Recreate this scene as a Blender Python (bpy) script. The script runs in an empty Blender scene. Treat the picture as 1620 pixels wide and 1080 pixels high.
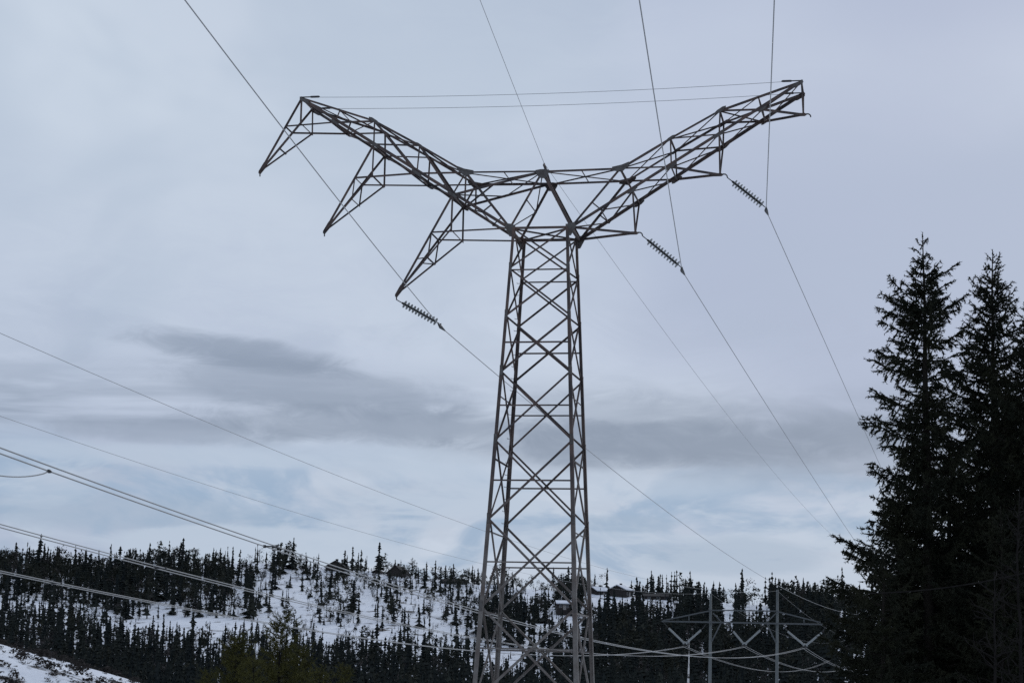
import bpy, math, random
import numpy as np
from mathutils import Vector, Matrix

random.seed(7)
RNG = np.random.default_rng(7)
scene = bpy.context.scene
col = scene.collection
R = math.radians

# ------------------------------------------------------------------ camera
FPX = 3088.8; PITCH = 0.174583; ROLL = -0.026186
cp, sp, cr, sr = math.cos(PITCH), math.sin(PITCH), math.cos(ROLL), math.sin(ROLL)
cam = bpy.data.cameras.new('camera')
cam.sensor_fit = 'HORIZONTAL'; cam.sensor_width = 36.0
cam.lens = FPX / 1620 * 36.0
cam.clip_start = 0.1; cam.clip_end = 20000
cam_o = bpy.data.objects.new('camera', cam); col.objects.link(cam_o)
ex = Vector((1, 0, 0)); eu = Vector((0, -sp, cp)); fw = Vector((0, cp, sp))
rt = ex * cr - eu * sr; up = ex * sr + eu * cr
M = Matrix.Identity(4)
for i in range(3):
    M[i][0] = rt[i]; M[i][1] = up[i]; M[i][2] = -fw[i]
cam_o.matrix_world = M
scene.camera = cam_o

# ------------------------------------------------------------------ world: overcast sky
SUN_EL, SUN_ROT = 34.0, 28.0
world = bpy.data.worlds.new('World'); scene.world = world
world.use_nodes = True
wn = world.node_tree; wn.nodes.clear(); WL = wn.links.new
def wnode(t, **k):
    n = wn.nodes.new(t)
    for a, b in k.items(): setattr(n, a, b)
    return n
def wmath(op, a, b=None, c=None, clamp=False):
    n = wnode('ShaderNodeMath', operation=op, use_clamp=clamp)
    for i, v in enumerate((a, b, c)):
        if v is None: continue
        if isinstance(v, (int, float)): n.inputs[i].default_value = v
        else: WL(v, n.inputs[i])
    return n.outputs[0]
def wmix(f, a, b):
    n = wnode('ShaderNodeMix', data_type='RGBA')
    for sock, v in ((n.inputs[0], f), (n.inputs[6], a), (n.inputs[7], b)):
        if isinstance(v, (int, float)): sock.default_value = v
        elif isinstance(v, tuple): sock.default_value = (*v, 1)
        else: WL(v, sock)
    return n.outputs[2]
def wsmooth(x, lo, hi):
    n = wnode('ShaderNodeMapRange', interpolation_type='SMOOTHSTEP')
    WL(x, n.inputs[0]); n.inputs[1].default_value = lo; n.inputs[2].default_value = hi
    return n.outputs[0]
tc = wnode('ShaderNodeTexCoord')
sx = wnode('ShaderNodeSeparateXYZ'); WL(tc.outputs['Generated'], sx.inputs[0])
AZ = wmath('MULTIPLY', wmath('ARCTAN2', sx.outputs[0], sx.outputs[1]), 57.2958)
EL = wmath('MULTIPLY', wmath('ARCSINE', sx.outputs[2]), 57.2958)
def wvec(sa, se, off):
    cx = wnode('ShaderNodeCombineXYZ')
    WL(wmath('MULTIPLY', AZ, sa), cx.inputs[0]); WL(wmath('MULTIPLY', EL, se), cx.inputs[1])
    cx.inputs[2].default_value = off
    return cx.outputs[0]
def wnoise(sa, se, off, detail=5, rough=.55, dist=.4):
    n = wnode('ShaderNodeTexNoise')
    WL(wvec(sa, se, off), n.inputs['Vector'])
    n.inputs['Scale'].default_value = 1; n.inputs['Detail'].default_value = detail
    n.inputs['Roughness'].default_value = rough; n.inputs['Distortion'].default_value = dist
    return n.outputs[0]
EDGE = wmath('SUBTRACT', wnoise(.50, 1.25, 3.3, 5, .66, .8), .5)
EDGE2 = wmath('SUBTRACT', wnoise(.17, .48, 8.1, 3, .5, .6), .5)
def bank(az0, el0, ra, re, soft=.9, jag=2.2, slope=0.):
    """a cloud bank lying at az0 / el0 (degrees), ragged along its edge"""
    da = wmath('SUBTRACT', AZ, az0)
    a = wmath('POWER', wmath('ABSOLUTE', wmath('DIVIDE', da, ra)), 2)
    de = wmath('SUBTRACT', wmath('SUBTRACT', EL, el0), wmath('MULTIPLY', da, slope))
    e = wmath('POWER', wmath('ABSOLUTE', wmath('DIVIDE', de, re)), 2)
    d = wmath('ADD', a, e)
    d = wmath('ADD', d, wmath('MULTIPLY', EDGE, -jag))
    d = wmath('ADD', d, wmath('MULTIPLY', EDGE2, -jag * .8))
    n = wnode('ShaderNodeMapRange', interpolation_type='SMOOTHSTEP')
    WL(d, n.inputs[0]); n.inputs[1].default_value = 1 + soft; n.inputs[2].default_value = 1 - soft
    return n.outputs[0]
LIGHT, MID, DARK, BLUE, PALE = (.565, .642, .768), (.422, .490, .645), (.232, .290, .392), (.318, .435, .600), (.480, .570, .702)
big = wnoise(.05, .10, 1.7, 2.5, .45, .3)
c = wmix(wsmooth(big, .36, .62), LIGHT, MID)
# the veil is thinnest, and so brightest, high up on the left
c = wmix(wmath('MULTIPLY', bank(-9, 17, 11, 7, .95, .8), .70), c, (.62, .70, .80))
c = wmix(wmath('MULTIPLY', wsmooth(wnoise(.10, .17, 5.9, 3, .5, .5), .42, .66), .45), c, (.400, .490, .620))
# soft mottling within the layers
c = wmix(wmath('MULTIPLY', wmath('MULTIPLY', wsmooth(EL, 14, 9), wsmooth(wnoise(.20, .50, 12.3, 4, .6, 1.0), .42, .66)), .26), c, (.36, .43, .56))
c = wmix(wmath('MULTIPLY', bank(12, 13, 9, 6, .95, .8), .35), c, (.415, .47, .62))
# low layers close to the hills: pale tops and blue gaps
low = wsmooth(EL, 7.4, 5.4)
c = wmix(wmath('MULTIPLY', low, wsmooth(wnoise(.20, .52, 2.2, 5, .58, .6), .42, .60)), c, BLUE)
c = wmix(wmath('MULTIPLY', wmath('MULTIPLY', low, wsmooth(wnoise(.20, .60, 6.4, 5, .62, .6), .48, .60)), .80), c, PALE)
# the dark stratus deck in the middle, in ragged banks all round
deck = wmath('MULTIPLY', wsmooth(EL, 5.4, 6.8), wsmooth(EL, 9.6, 7.4))
c = wmix(wmath('MULTIPLY', wmath('MULTIPLY', deck, wsmooth(wnoise(.10, .46, 4.4, 4, .6, .8), .40, .62)), .62), c, DARK)
for b, w in ((bank(-7.6, 9.35, 3.3, .40, .98, 2.6, -.10), .72), (bank(-5.6, 8.5, 3.8, .70, .98, 3.0, -.08), .52), (bank(-2.8, 7.45, 5.2, .50, .98, 2.8), .72),
             (bank(5.4, 7.1, 5.2, .62, .95, 2.6, .02), .86), (bank(3.2, 7.9, 3.2, .7, .9, 2.8), .45), (bank(10.2, 7.5, 2.4, .6, .9, 2.4), .5), (bank(-10.2, 7.0, 3.0, .36, .95, 2.4), .50), (bank(1.5, 6.75, 4.0, .40, .95, 2.6), .5)):
    c = wmix(wmath('MULTIPLY', b, w), c, DARK)
for b, w in ((bank(-11.2, 4.6, 4.5, .55, .8, 1.8), .55), (bank(3.4, 4.75, 1.6, .26, .5, 1.2), .50), (bank(6.8, 3.9, 2.6, .55, .5, 1.2), .50)):
    c = wmix(wmath('MULTIPLY', b, w), c, (.330, .435, .580))
for b, w in ((bank(-7.2, 3.75, 4.6, .62, .28, .9), .90), (bank(-10.8, 6.3, 5.0, .30, .7, 1.8), .65), (bank(-3.0, 6.35, 3.2, .40, .8, 2.2), .65), (bank(3.6, 4.35, 2.6, .18, .8, 1.6), .45),
             (bank(3.4, 5.9, 4.0, .40, .8, 2.0), .5), (bank(-13.5, 5.3, 1.6, .6, .6, 2.0), .5), (bank(5.2, 3.1, 1.0, .18, .6, 1.4), .6)):
    c = wmix(wmath('MULTIPLY', b, w), c, PALE)
sky = wnode('ShaderNodeTexSky', sky_type='NISHITA', sun_disc=False)
sky.sun_elevation = R(SUN_EL); sky.sun_rotation = R(SUN_ROT); sky.air_density = 1.0; sky.dust_density = 2.0
bg_sky = wnode('ShaderNodeBackground'); WL(sky.outputs[0], bg_sky.inputs[0]); bg_sky.inputs[1].default_value = .08
bg_cloud = wnode('ShaderNodeBackground'); WL(c, bg_cloud.inputs[0]); bg_cloud.inputs[1].default_value = 1.0
wm = wnode('ShaderNodeMixShader'); wm.inputs[0].default_value = .93     # cloud cover
WL(bg_sky.outputs[0], wm.inputs[1]); WL(bg_cloud.outputs[0], wm.inputs[2])
wo = wnode('ShaderNodeOutputWorld'); WL(wm.outputs[0], wo.inputs[0])
world.cycles.sampling_method = 'MANUAL'; world.cycles.sample_map_resolution = 128

# ------------------------------------------------------------------ sun behind the cloud
sun = bpy.data.lights.new('sun', 'SUN'); sun.energy = 0.6; sun.angle = R(25); sun.color = (1, .96, .9)
sun_o = bpy.data.objects.new('sun', sun); col.objects.link(sun_o)
sd = Vector((math.sin(R(SUN_ROT)) * math.cos(R(SUN_EL)), math.cos(R(SUN_ROT)) * math.cos(R(SUN_EL)), math.sin(R(SUN_EL))))
sun_o.rotation_euler = sd.to_track_quat('Z', 'Y').to_euler()
sun_o.location = sd * 100

vs = scene.view_settings
vs.view_transform = 'Standard'; vs.look = 'None'; vs.exposure = 0.0; vs.gamma = 1.0; vs.use_curve_mapping = False
scene.cycles.use_denoising = False
scene.cycles.max_bounces = 3; scene.cycles.diffuse_bounces = 2

# ------------------------------------------------------------------ geometry helpers
def proj(P):
    P = np.asarray(P, float); X, Y, Z = P[..., 0], P[..., 1], P[..., 2]
    d = Y * cp + Z * sp; u = -Y * sp + Z * cp
    x = X / d * FPX; y = u / d * FPX
    return 810 + x * cr - y * sr, 540 - (x * sr + y * cr)
def ray(px, py):
    a = px - 810; b = 540 - py
    x = (a * cr + b * sr) / FPX; y = (-a * sr + b * cr) / FPX
    return np.array([x, cp - y * sp, sp + y * cp])
def at(px, py, Y):
    r = ray(px, py); return r * (Y / r[1])

def tag(o, label=None, cat=None, group=None, kind=None):
    if label: o['label'] = label
    if cat: o['category'] = cat
    if group: o['group'] = group
    if kind: o['kind'] = kind
    return o
def mesh_np(name, V, F, mat_idx=None):
    """V (n,3), F (m,k) all faces of k corners"""
    V = np.ascontiguousarray(V, np.float32); F = np.ascontiguousarray(F, np.int32)
    me = bpy.data.meshes.new(name)
    me.vertices.add(len(V)); me.vertices.foreach_set('co', V.ravel())
    k = F.shape[1]
    me.loops.add(F.size); me.loops.foreach_set('vertex_index', F.ravel())
    me.polygons.add(len(F)); me.polygons.foreach_set('loop_start', np.arange(0, F.size, k, dtype=np.int32))
    if mat_idx is not None: me.polygons.foreach_set('material_index', np.ascontiguousarray(mat_idx, np.int32))
    me.update(calc_edges=True)
    return me
def obj(name, me, mats=None, parent=None, smooth=False):
    if mats is not None:
        for m in (mats if isinstance(mats, (list, tuple)) else [mats]): me.materials.append(m)
    o = bpy.data.objects.new(name, me); col.objects.link(o)
    if parent is not None: o.parent = parent
    if smooth: me.polygons.foreach_set('use_smooth', np.ones(len(me.polygons), bool))
    return o
def pyd(name, V, F, mats=None, parent=None, smooth=False):
    me = bpy.data.meshes.new(name); me.from_pydata([tuple(v) for v in V], [], F); me.update()
    return obj(name, me, mats, parent, smooth)
def empty(name, loc=(0, 0, 0), rz=0):
    o = bpy.data.objects.new(name, None); col.objects.link(o); o.location = loc; o.rotation_euler = (0, 0, rz)
    o.empty_display_size = .5
    return o
def box_vf(c, s, rot=None):
    V = []
    for x in (-.5, .5):
        for y in (-.5, .5):
            for z in (-.5, .5):
                v = Vector((x * s[0], y * s[1], z * s[2]))
                if rot is not None: v = rot @ v
                V.append(tuple(v + Vector(c)))
    F = [(0, 1, 3, 2), (4, 6, 7, 5), (0, 4, 5, 1), (2, 3, 7, 6), (0, 2, 6, 4), (1, 5, 7, 3)]
    return V, F
def tube_vf(P, rad, n=6):
    """closed tube along a polyline; rad scalar or list"""
    P = np.asarray(P, float); m = len(P)
    rad = np.full(m, rad) if np.isscalar(rad) else np.asarray(rad, float)
    T = np.gradient(P, axis=0); T /= np.linalg.norm(T, axis=1)[:, None] + 1e-12
    ref = np.array([0, 0, 1.]) if abs(T[:, 2]).mean() < .8 else np.array([1., 0, 0])
    A = np.cross(T, ref); A /= np.linalg.norm(A, axis=1)[:, None] + 1e-12
    B = np.cross(T, A)
    th = np.linspace(0, 2 * np.pi, n, endpoint=False)
    V = (P[:, None] + rad[:, None, None] * (np.cos(th)[None, :, None] * A[:, None] + np.sin(th)[None, :, None] * B[:, None])).reshape(-1, 3)
    F = []
    for i in range(m - 1):
        for j in range(n):
            k = (j + 1) % n
            F.append((i * n + j, i * n + k, (i + 1) * n + k, (i + 1) * n + j))
    F.append(tuple(range(n - 1, -1, -1))); F.append(tuple((m - 1) * n + j for j in range(n)))
    return V.tolist(), F
def tube(name, P, rad, mat, parent=None, n=6, smooth=True):
    V, F = tube_vf(P, rad, n); return pyd(name, V, F, mat, parent, smooth)
def merge(parts):
    V, F = [], []
    for v, f in parts:
        b = len(V); V += list(v); F += [tuple(i + b for i in q) for q in f]
    return V, F

# ------------------------------------------------------------------ materials
def mat(name, base, rough=.7, metal=0., var=None, scale=3., detail=5, coord='Object', bump=0., spec=.4, stretch=None, thresh=(.35, .65)):
    m = bpy.data.materials.new(name); m.use_nodes = True
    nt = m.node_tree; b = nt.nodes['Principled BSDF']
    b.inputs['Roughness'].default_value = rough; b.inputs['Metallic'].default_value = metal
    b.inputs['Specular IOR Level'].default_value = spec
    b.inputs['Base Color'].default_value = (*base, 1)
    if var is not None:
        t = nt.nodes.new('ShaderNodeTexCoord'); n = nt.nodes.new('ShaderNodeTexNoise')
        src = nt.nodes.new('ShaderNodeNewGeometry').outputs['Position'] if coord == 'World' else t.outputs[coord]
        if stretch:
            mp = nt.nodes.new('ShaderNodeMapping'); mp.inputs['Scale'].default_value = stretch
            nt.links.new(src, mp.inputs[0]); src = mp.outputs[0]
        nt.links.new(src, n.inputs['Vector'])
        n.inputs['Scale'].default_value = scale; n.inputs['Detail'].default_value = detail; n.inputs['Roughness'].default_value = .6
        r = nt.nodes.new('ShaderNodeValToRGB')
        r.color_ramp.elements[0].position = thresh[0]; r.color_ramp.elements[0].color = (*base, 1)
        r.color_ramp.elements[1].position = thresh[1]; r.color_ramp.elements[1].color = (*var, 1)
        nt.links.new(n.outputs[0], r.inputs[0]); nt.links.new(r.outputs[0], b.inputs['Base Color'])
        if bump:
            bp = nt.nodes.new('ShaderNodeBump'); bp.inputs['Strength'].default_value = bump
            nt.links.new(n.outputs[0], bp.inputs['Height']); nt.links.new(bp.outputs[0], b.inputs['Normal'])
    return m
def steel_material():
    m = bpy.data.materials.new('weathered_steel'); m.use_nodes = True
    nt = m.node_tree; L = nt.links.new; b = nt.nodes['Principled BSDF']
    b.inputs['Roughness'].default_value = .7; b.inputs['Metallic'].default_value = .15; b.inputs['Specular IOR Level'].default_value = .3
    t = nt.nodes.new('ShaderNodeTexCoord')
    def noise(scale, detail):
        n = nt.nodes.new('ShaderNodeTexNoise'); L(t.outputs['Object'], n.inputs['Vector'])
        n.inputs['Scale'].default_value = scale; n.inputs['Detail'].default_value = detail; n.inputs['Roughness'].default_value = .62; return n.outputs[0]
    def ramp(src, p0, c0, p1, c1):
        r = nt.nodes.new('ShaderNodeValToRGB'); e = r.color_ramp.elements
        e[0].position = p0; e[0].color = (*c0, 1); e[1].position = p1; e[1].color = (*c1, 1); L(src, r.inputs[0]); return r.outputs[0]
    dark_brown = ramp(noise(1.3, 6), .38, (.046, .040, .040), .68, (.125, .085, .070))
    pale_grey = ramp(noise(2.2, 6), .35, (.190, .178, .163), .70, (.105, .084, .072))
    sz = nt.nodes.new('ShaderNodeSeparateXYZ'); L(t.outputs['Object'], sz.inputs[0])
    a = nt.nodes.new('ShaderNodeMath'); a.operation = 'MULTIPLY_ADD'; L(noise(.5, 4), a.inputs[0]); a.inputs[1].default_value = 9.; L(sz.outputs[2], a.inputs[2])
    mr = nt.nodes.new('ShaderNodeMapRange'); mr.interpolation_type = 'SMOOTHSTEP'; L(a.outputs[0], mr.inputs[0]); mr.inputs[1].default_value = 10.; mr.inputs[2].default_value = 18.
    mx = nt.nodes.new('ShaderNodeMix'); mx.data_type = 'RGBA'; L(mr.outputs[0], mx.inputs[0]); L(pale_grey, mx.inputs[6]); L(dark_brown, mx.inputs[7])  # paler grey towards the foot, darker brown higher up, blended raggedly
    L(mx.outputs[2], b.inputs['Base Color'])
    return m
m_steel = steel_material()
m_plate = mat('galvanised_plate', (.105, .100, .094), .65, .15, (.060, .050, .045), 5, 5)
m_rod = mat('dark_fitting', (.05, .05, .05), .55, .5)
m_disc = mat('insulator_glass', (.045, .060, .055), .25, 0, spec=.6)
m_wire = mat('conductor_aluminium', (.33, .33, .32), .65, .1)
m_pole = mat('galvanised_pole', (.135, .148, .145), .7, .05, (.085, .094, .092), .8, 4, stretch=(1, 1, .2))
m_beam = mat('grey_beam', (.075, .082, .084), .7, .1)
m_comp = mat('composite_insulator', (.23, .245, .24), .6)
m_concrete = mat('concrete', (.32, .31, .29), .9, 0, (.24, .23, .22), 6)
m_needle = mat('spruce_needles', (.011, .014, .009), .8, 0, (.024, .025, .013), 1.2, 3, spec=.15)
m_bark = mat('spruce_bark', (.016, .014, .012), .95, 0, (.026, .022, .018), 9, 5, spec=.1)
m_far_needle = mat('far_conifer_needles', (.011, .015, .016), .9, 0, (.030, .034, .028), .11, 6, spec=.1, coord='World', thresh=(.38, .66))
m_far_pine = mat('far_pine_needles', (.015, .019, .016), .9, 0, (.040, .041, .030), .15, 6, spec=.1, coord='World', thresh=(.36, .66))
m_far_twig = mat('far_birch_twigs', (.036, .033, .034), .95, 0, (.085, .076, .072), .15, 5, spec=.1, coord='World')
m_far_bark = mat('far_bark', (.05, .045, .04), .95, spec=.1)
m_olive = mat('olive_pine_needles', (.046, .048, .014), .85, 0, (.088, .082, .022), 1.0, 4, spec=.15)
m_bare = mat('bare_grey_bark', (.018, .016, .015), .95, 0, (.010, .009, .008), 8, 5, spec=.1)
m_birch = mat('birch_bark', (.55, .54, .52), .8, 0, (.05, .045, .04), 1.6, 5, stretch=(1, 1, 1.4), thresh=(.50, .60))
m_wood = mat('dark_stained_boards', (.020, .017, .016), .85, 0, (.035, .029, .026), 1.5, 4, stretch=(1, 1, 8))
m_roof = mat('dark_roof_felt', (.016, .016, .018), .85)
m_snowcap = mat('roof_snow', (.78, .80, .84), .8, 0, (.66, .69, .74), .5, 4)
m_trim = mat('pale_trim', (.30, .28, .26), .8)
m_glass = mat('cabin_window_glass', (.03, .035, .04), .1, 0, spec=.7)
m_shrub = mat('bare_heather', (.022, .019, .018), .95, 0, (.050, .044, .040), .8, 4, spec=.1)

def snow_material():
    m = bpy.data.materials.new('old_snow'); m.use_nodes = True
    nt = m.node_tree; L = nt.links.new; b = nt.nodes['Principled BSDF']
    b.inputs['Roughness'].default_value = .75; b.inputs['Specular IOR Level'].default_value = .2
    t = nt.nodes.new('ShaderNodeTexCoord')
    def noise(scale, detail, rough=.6):
        n = nt.nodes.new('ShaderNodeTexNoise'); L(t.outputs['Object'], n.inputs['Vector'])
        n.inputs['Scale'].default_value = scale; n.inputs['Detail'].default_value = detail; n.inputs['Roughness'].default_value = rough
        return n.outputs[0]
    def ramp(src, p0, c0, p1, c1):
        r = nt.nodes.new('ShaderNodeValToRGB'); e = r.color_ramp.elements
        e[0].position = p0; e[0].color = (*c0, 1); e[1].position = p1; e[1].color = (*c1, 1); L(src, r.inputs[0]); return r.outputs[0]
    snow = ramp(noise(.12, 6), .35, (.70, .73, .78), .65, (.84, .86, .89))
    heath = ramp(noise(.9, 6, .7), .35, (.030, .026, .022), .65, (.075, .062, .050))
    mask = ramp(noise(.16, 8, .66), .575, (0, 0, 0), .63, (1, 1, 1))
    mx = nt.nodes.new('ShaderNodeMix'); mx.data_type = 'RGBA'
    L(mask, mx.inputs[0]); L(snow, mx.inputs[6]); L(heath, mx.inputs[7])
    L(mx.outputs[2], b.inputs['Base Color'])
    bp = nt.nodes.new('ShaderNodeBump'); bp.inputs['Strength'].default_value = .5; bp.inputs['Distance'].default_value = .6
    L(noise(.5, 7), bp.inputs['Height']); L(bp.outputs[0], b.inputs['Normal'])
    return m
m_snow = snow_material()

# ------------------------------------------------------------------ terrain
RIDGE_PX = np.array([(-900, 905), (-300, 897), (0, 900), (90, 905), (170, 916), (290, 900), (340, 893), (430, 893), (550, 901), (640, 910), (740, 924),
                     (800, 931), (1000, 944), (1120, 956), (1300, 964), (1620, 975), (2100, 985), (2600, 990)], float)
def hor(px): return 1084.8 + .0262 * (px - 810)
def wav(x, y, s, ph=0.):
    return (np.sin(x * .9 / s + ph) * np.cos(y * 1.1 / s + 1.3 * ph) + .6 * np.sin((x * .6 + y * .8) * 1.9 / s + 2.1 + ph) + .35 * np.sin((x * 1.1 - y * .7) * 3.7 / s + ph * 3)) / 1.95
def zground(x, y):
    x = np.asarray(x, float); y = np.asarray(y, float)
    yy = np.maximum(y, 30.)
    px = 810 + x / yy * FPX
    yr = 705 + 26 * np.sin(px / 260.)
    zr = (hor(px) - np.interp(px, RIDGE_PX[:, 0], RIDGE_PX[:, 1])) / FPX * yr
    zv = np.interp(y, [-400, -30, 12, 66, 150, 240, 360, 470], [-1.7, -1.7, -1.75, -4.2, -6.5, -8.5, -8.0, -4.0])
    t = np.clip((y - 440) / (yr - 440), 0, 1)
    s = t ** 1.25; s = np.where(t > .9, s + 0 * s, s)
    z = zv + (zr - zv) * s
    beyond = np.clip((y - yr) / 900., 0, 1)
    z = z - 22 * beyond ** .8 * (y > yr)
    z = z + np.clip((y - 100) / 200, 0, 1) * wav(x, y, 30.) * 1.0 * (1 - .6 * t ** 3)
    # the snowy bank on the left
    z = z + 10.1 * np.exp(-((x + 50) ** 2) / (2 * 21. ** 2) - ((y - 155) ** 2) / (2 * 30. ** 2)) + .25 * wav(x, y, 5., 1.) * np.exp(-((x + 45) ** 2 + (y - 155) ** 2) / 1800)
    return z
xs = np.unique(np.concatenate([np.array([-6000, -4000, -2600, -1700, -1100, -800, -620]), np.linspace(-500, 500, 168), np.linspace(-75, -15, 41), np.array([620, 800, 1100, 1700, 2600, 4000, 6000])]))
ys = np.unique(np.concatenate([np.array([-3000, -1500, -700, -300, -120, -60]), np.linspace(-30, 420, 76), np.linspace(125, 185, 31), np.linspace(424, 760, 85), np.array([790, 830, 900, 1000, 1200, 1600, 2400, 4000, 7000])]))
GX, GY = np.meshgrid(xs, ys, indexing='ij')
GZ = zground(GX, GY)
nx, ny = len(xs), len(ys)
idx = np.arange(nx * ny).reshape(nx, ny)
F = np.stack([idx[:-1, :-1], idx[1:, :-1], idx[1:, 1:], idx[:-1, 1:]], -1).reshape(-1, 4)
ground = obj('ground', mesh_np('ground', np.stack([GX, GY, GZ], -1).reshape(-1, 3), F), m_snow, smooth=True)
tag(ground, 'old patchy snow over heath, rising to the wooded ridge', 'ground', kind='structure')

# ------------------------------------------------------------------ steel tower
PSI = 0.195596; TX, TY = 1.0626, 66.0
BASE_Z = float(zground(TX, TY))
tower = empty('lattice_tower', (TX, TY, BASE_Z), -PSI)
tag(tower, 'tall dark steel lattice transmission tower with two splayed upper arms, in the middle', 'tower')
ct, st_ = math.cos(PSI), math.sin(PSI)
def T3(u, v, z):   # tower coordinates to the world
    return np.array([TX + u * ct + v * st_, TY - u * st_ + v * ct, z])
def L(u, v, z): return Vector((u, v, z - BASE_Z))
N = {'W': (1.07, 15.448), 'A1': (2.70, 17.493), 'B1': (3.141, 16.695), 'B2': (4.448, 17.505), 'A2': (4.40, 18.52), 'B3': (6.058, 18.62),
     'A3': (6.078, 19.469), 'B4': (7.51, 19.47), 'T': (8.821, 20.417), 'P': (0, 17.455)}
DW, DT = .9785, .6953
def dep(z): return DW + (DT - DW) * (z - 15.448) / (20.417 - 15.448)
def nd(n, s, d):
    u, z = N[n]; return L(s * u, d * dep(z), z)
def mid(a, b, t=.5): return a.lerp(b, t)
OFFS = {}
def angle(name, a, b, w, n, t=.010, off=0., flip=False, ext=0.):
    """an L-section bar from a to b; n = outward normal of the face it lies in"""
    a, b = Vector(a), Vector(b); ax = (b - a).normalized()
    a = a - ax * ext; b = b + ax * ext
    n = Vector(n); n = (n - ax * n.dot(ax)).normalized()
    s = ax.cross(n).normalized()
    if flip: s = -s
    k = w / 2
    prof = [(-k, 0), (k, 0), (k, -t), (-k + t, -t), (-k + t, -w), (-k, -w)]   # (s, n)
    V = []
    for p in (a, b):
        for q, r in prof: V.append(p + s * q + n * (r + off))
    F = [(0, 1, 7, 6), (1, 2, 8, 7), (2, 3, 9, 8), (3, 4, 10, 9), (4, 5, 11, 10), (5, 0, 6, 11), (5, 4, 3, 2, 1, 0), (6, 7, 8, 9, 10, 11)]
    return pyd(name, V, F, m_steel, tower)
cnt = [0]
def bar(name, a, b, w, n, flip=None, ext=.02):
    cnt[0] += 1
    o = (cnt[0] % 7 - 3) * .0035 + .0011 * (cnt[0] % 3)
    return angle(name, a, b, w, n, max(.008, w * .13), o, cnt[0] % 2 == 0 if flip is None else flip, ext)
def plate(name, c, n, pts, th=.014, off=.02, mt=None):
    """a gusset plate: polygon pts (u,z) around c, standing in a face with normal n along v"""
    V = []
    for sg in (0, 1):
        for (pu, pz) in pts: V.append((c[0] + pu, c[1] + n * (off + sg * th), c[2] + pz))
    k = len(pts)
    F = [tuple(range(k)), tuple(range(2 * k - 1, k - 1, -1))] + [(i, i + k, (i + 1) % k + k, (i + 1) % k) for i in range(k)]
    return pyd(name, V, F, mt or m_plate, tower)

ZP = [15.45, 14.03, 12.37, 10.45, 8.10, 5.45, 2.56, -.55, BASE_Z + .15]
W0, KK = .9295, .04762
def wu(z): return W0 + KK * (15.448 - z)
def wv(z): return DW + KK * (15.448 - z)
def leg(s, d, z): return L(s * wu(z), d * wv(z), z)
LEGW = [.098, .102, .110, .118, .128, .140, .150, .155]
for s in (-1, 1):
    for d in (-1, 1):
        for i in range(8):
            z1, z0 = ZP[i] + (.14 if i else .1), ZP[i + 1] - (.0 if i < 7 else .12)
            a, b = leg(s, d, z1), leg(s, d, z0)
            w, t = LEGW[i], .016
            o = Vector((s, d, 0)) * (.006 * i)
            ax = (b - a).normalized()
            e1 = Vector((-s, 0, 0)); e1 = (e1 - ax * e1.dot(ax)).normalized()
            e2 = Vector((0, -d, 0)); e2 = (e2 - ax * e2.dot(ax)); e2 = (e2 - e1 * e2.dot(e1)).normalized()
            V = []
            for p in (a, b):
                for q, r in ((0, 0), (w, 0), (w, t), (t, t), (t, w), (0, w)): V.append(p + o + e1 * (q - .045) + e2 * (r - .045))
            Fq = [(0, 1, 7, 6), (1, 2, 8, 7), (2, 3, 9, 8), (3, 4, 10, 9), (4, 5, 11, 10), (5, 0, 6, 11), (5, 4, 3, 2, 1, 0), (6, 7, 8, 9, 10, 11)]
            pyd('leg', V, Fq, m_steel, tower)
            if i:   # splice plate where two lengths of the leg are bolted together
                c = leg(s, d, ZP[i] + .02) + o
                v, f = box_vf(c + e1 * .01 - e2 * .062, (.10, .012, .34))
                pyd('splice_plate', v, f, m_plate, tower)
        # foot
        c = leg(s, d, BASE_Z)
        v, f = tube_vf([c + Vector((0, 0, -.8)), c + Vector((0, 0, .12)), c + Vector((0, 0, .18))], [.36, .34, .28], 12)
        pyd('footing', v, f, m_concrete, tower)
faces = [((-1, -1), (1, -1), (0, -1, 0)), ((-1, 1), (1, 1), (0, 1, 0)), ((-1, -1), (-1, 1), (-1, 0, 0)), ((1, -1), (1, 1), (1, 0, 0))]
HZ = {0: 13.97, 2: 11.45, 3: 9.28, 4: 6.75, 5: 4.03, 6: 1.21}
SZ = {3: 9.60, 4: 7.45, 5: 5.05, 6: 2.40}
for fi, (A, B, n) in enumerate(faces):
    for i in range(8):
        zt, zb = ZP[i] - .03, ZP[i + 1] + .03
        if i == 7 and zb > zt - .8: continue
        w = .06 if i < 2 else (.066 if i < 5 else .075)
        if fi > 1: w *= .85
        bar('diagonal_brace', leg(*A, zt), leg(*B, zb), w, n)
        bar('diagonal_brace', leg(*B, zt), leg(*A, zb), w, n)
        if fi < 2 and i in HZ: bar('horizontal_brace', leg(*A, HZ[i]), leg(*B, HZ[i]), .05, n)
        if fi > 1 and i in SZ: bar('horizontal_brace', leg(*A, SZ[i]), leg(*B, SZ[i]), .05, n)
# waist ring
for d in (-1, 1):
    bar('waist_beam', nd('W', -1, d), nd('W', 1, d), .085, (0, d, 0))
for s in (-1, 1):
    bar('waist_beam', nd('W', s, -1), nd('W', s, 1), .085, (s, 0, 0))
bar('plan_brace', nd('W', -1, -1), nd('W', 1, 1), .05, (0, 0, 1)); bar('plan_brace', nd('W', 1, -1), nd('W', -1, 1), .05, (0, 0, 1))
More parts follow.
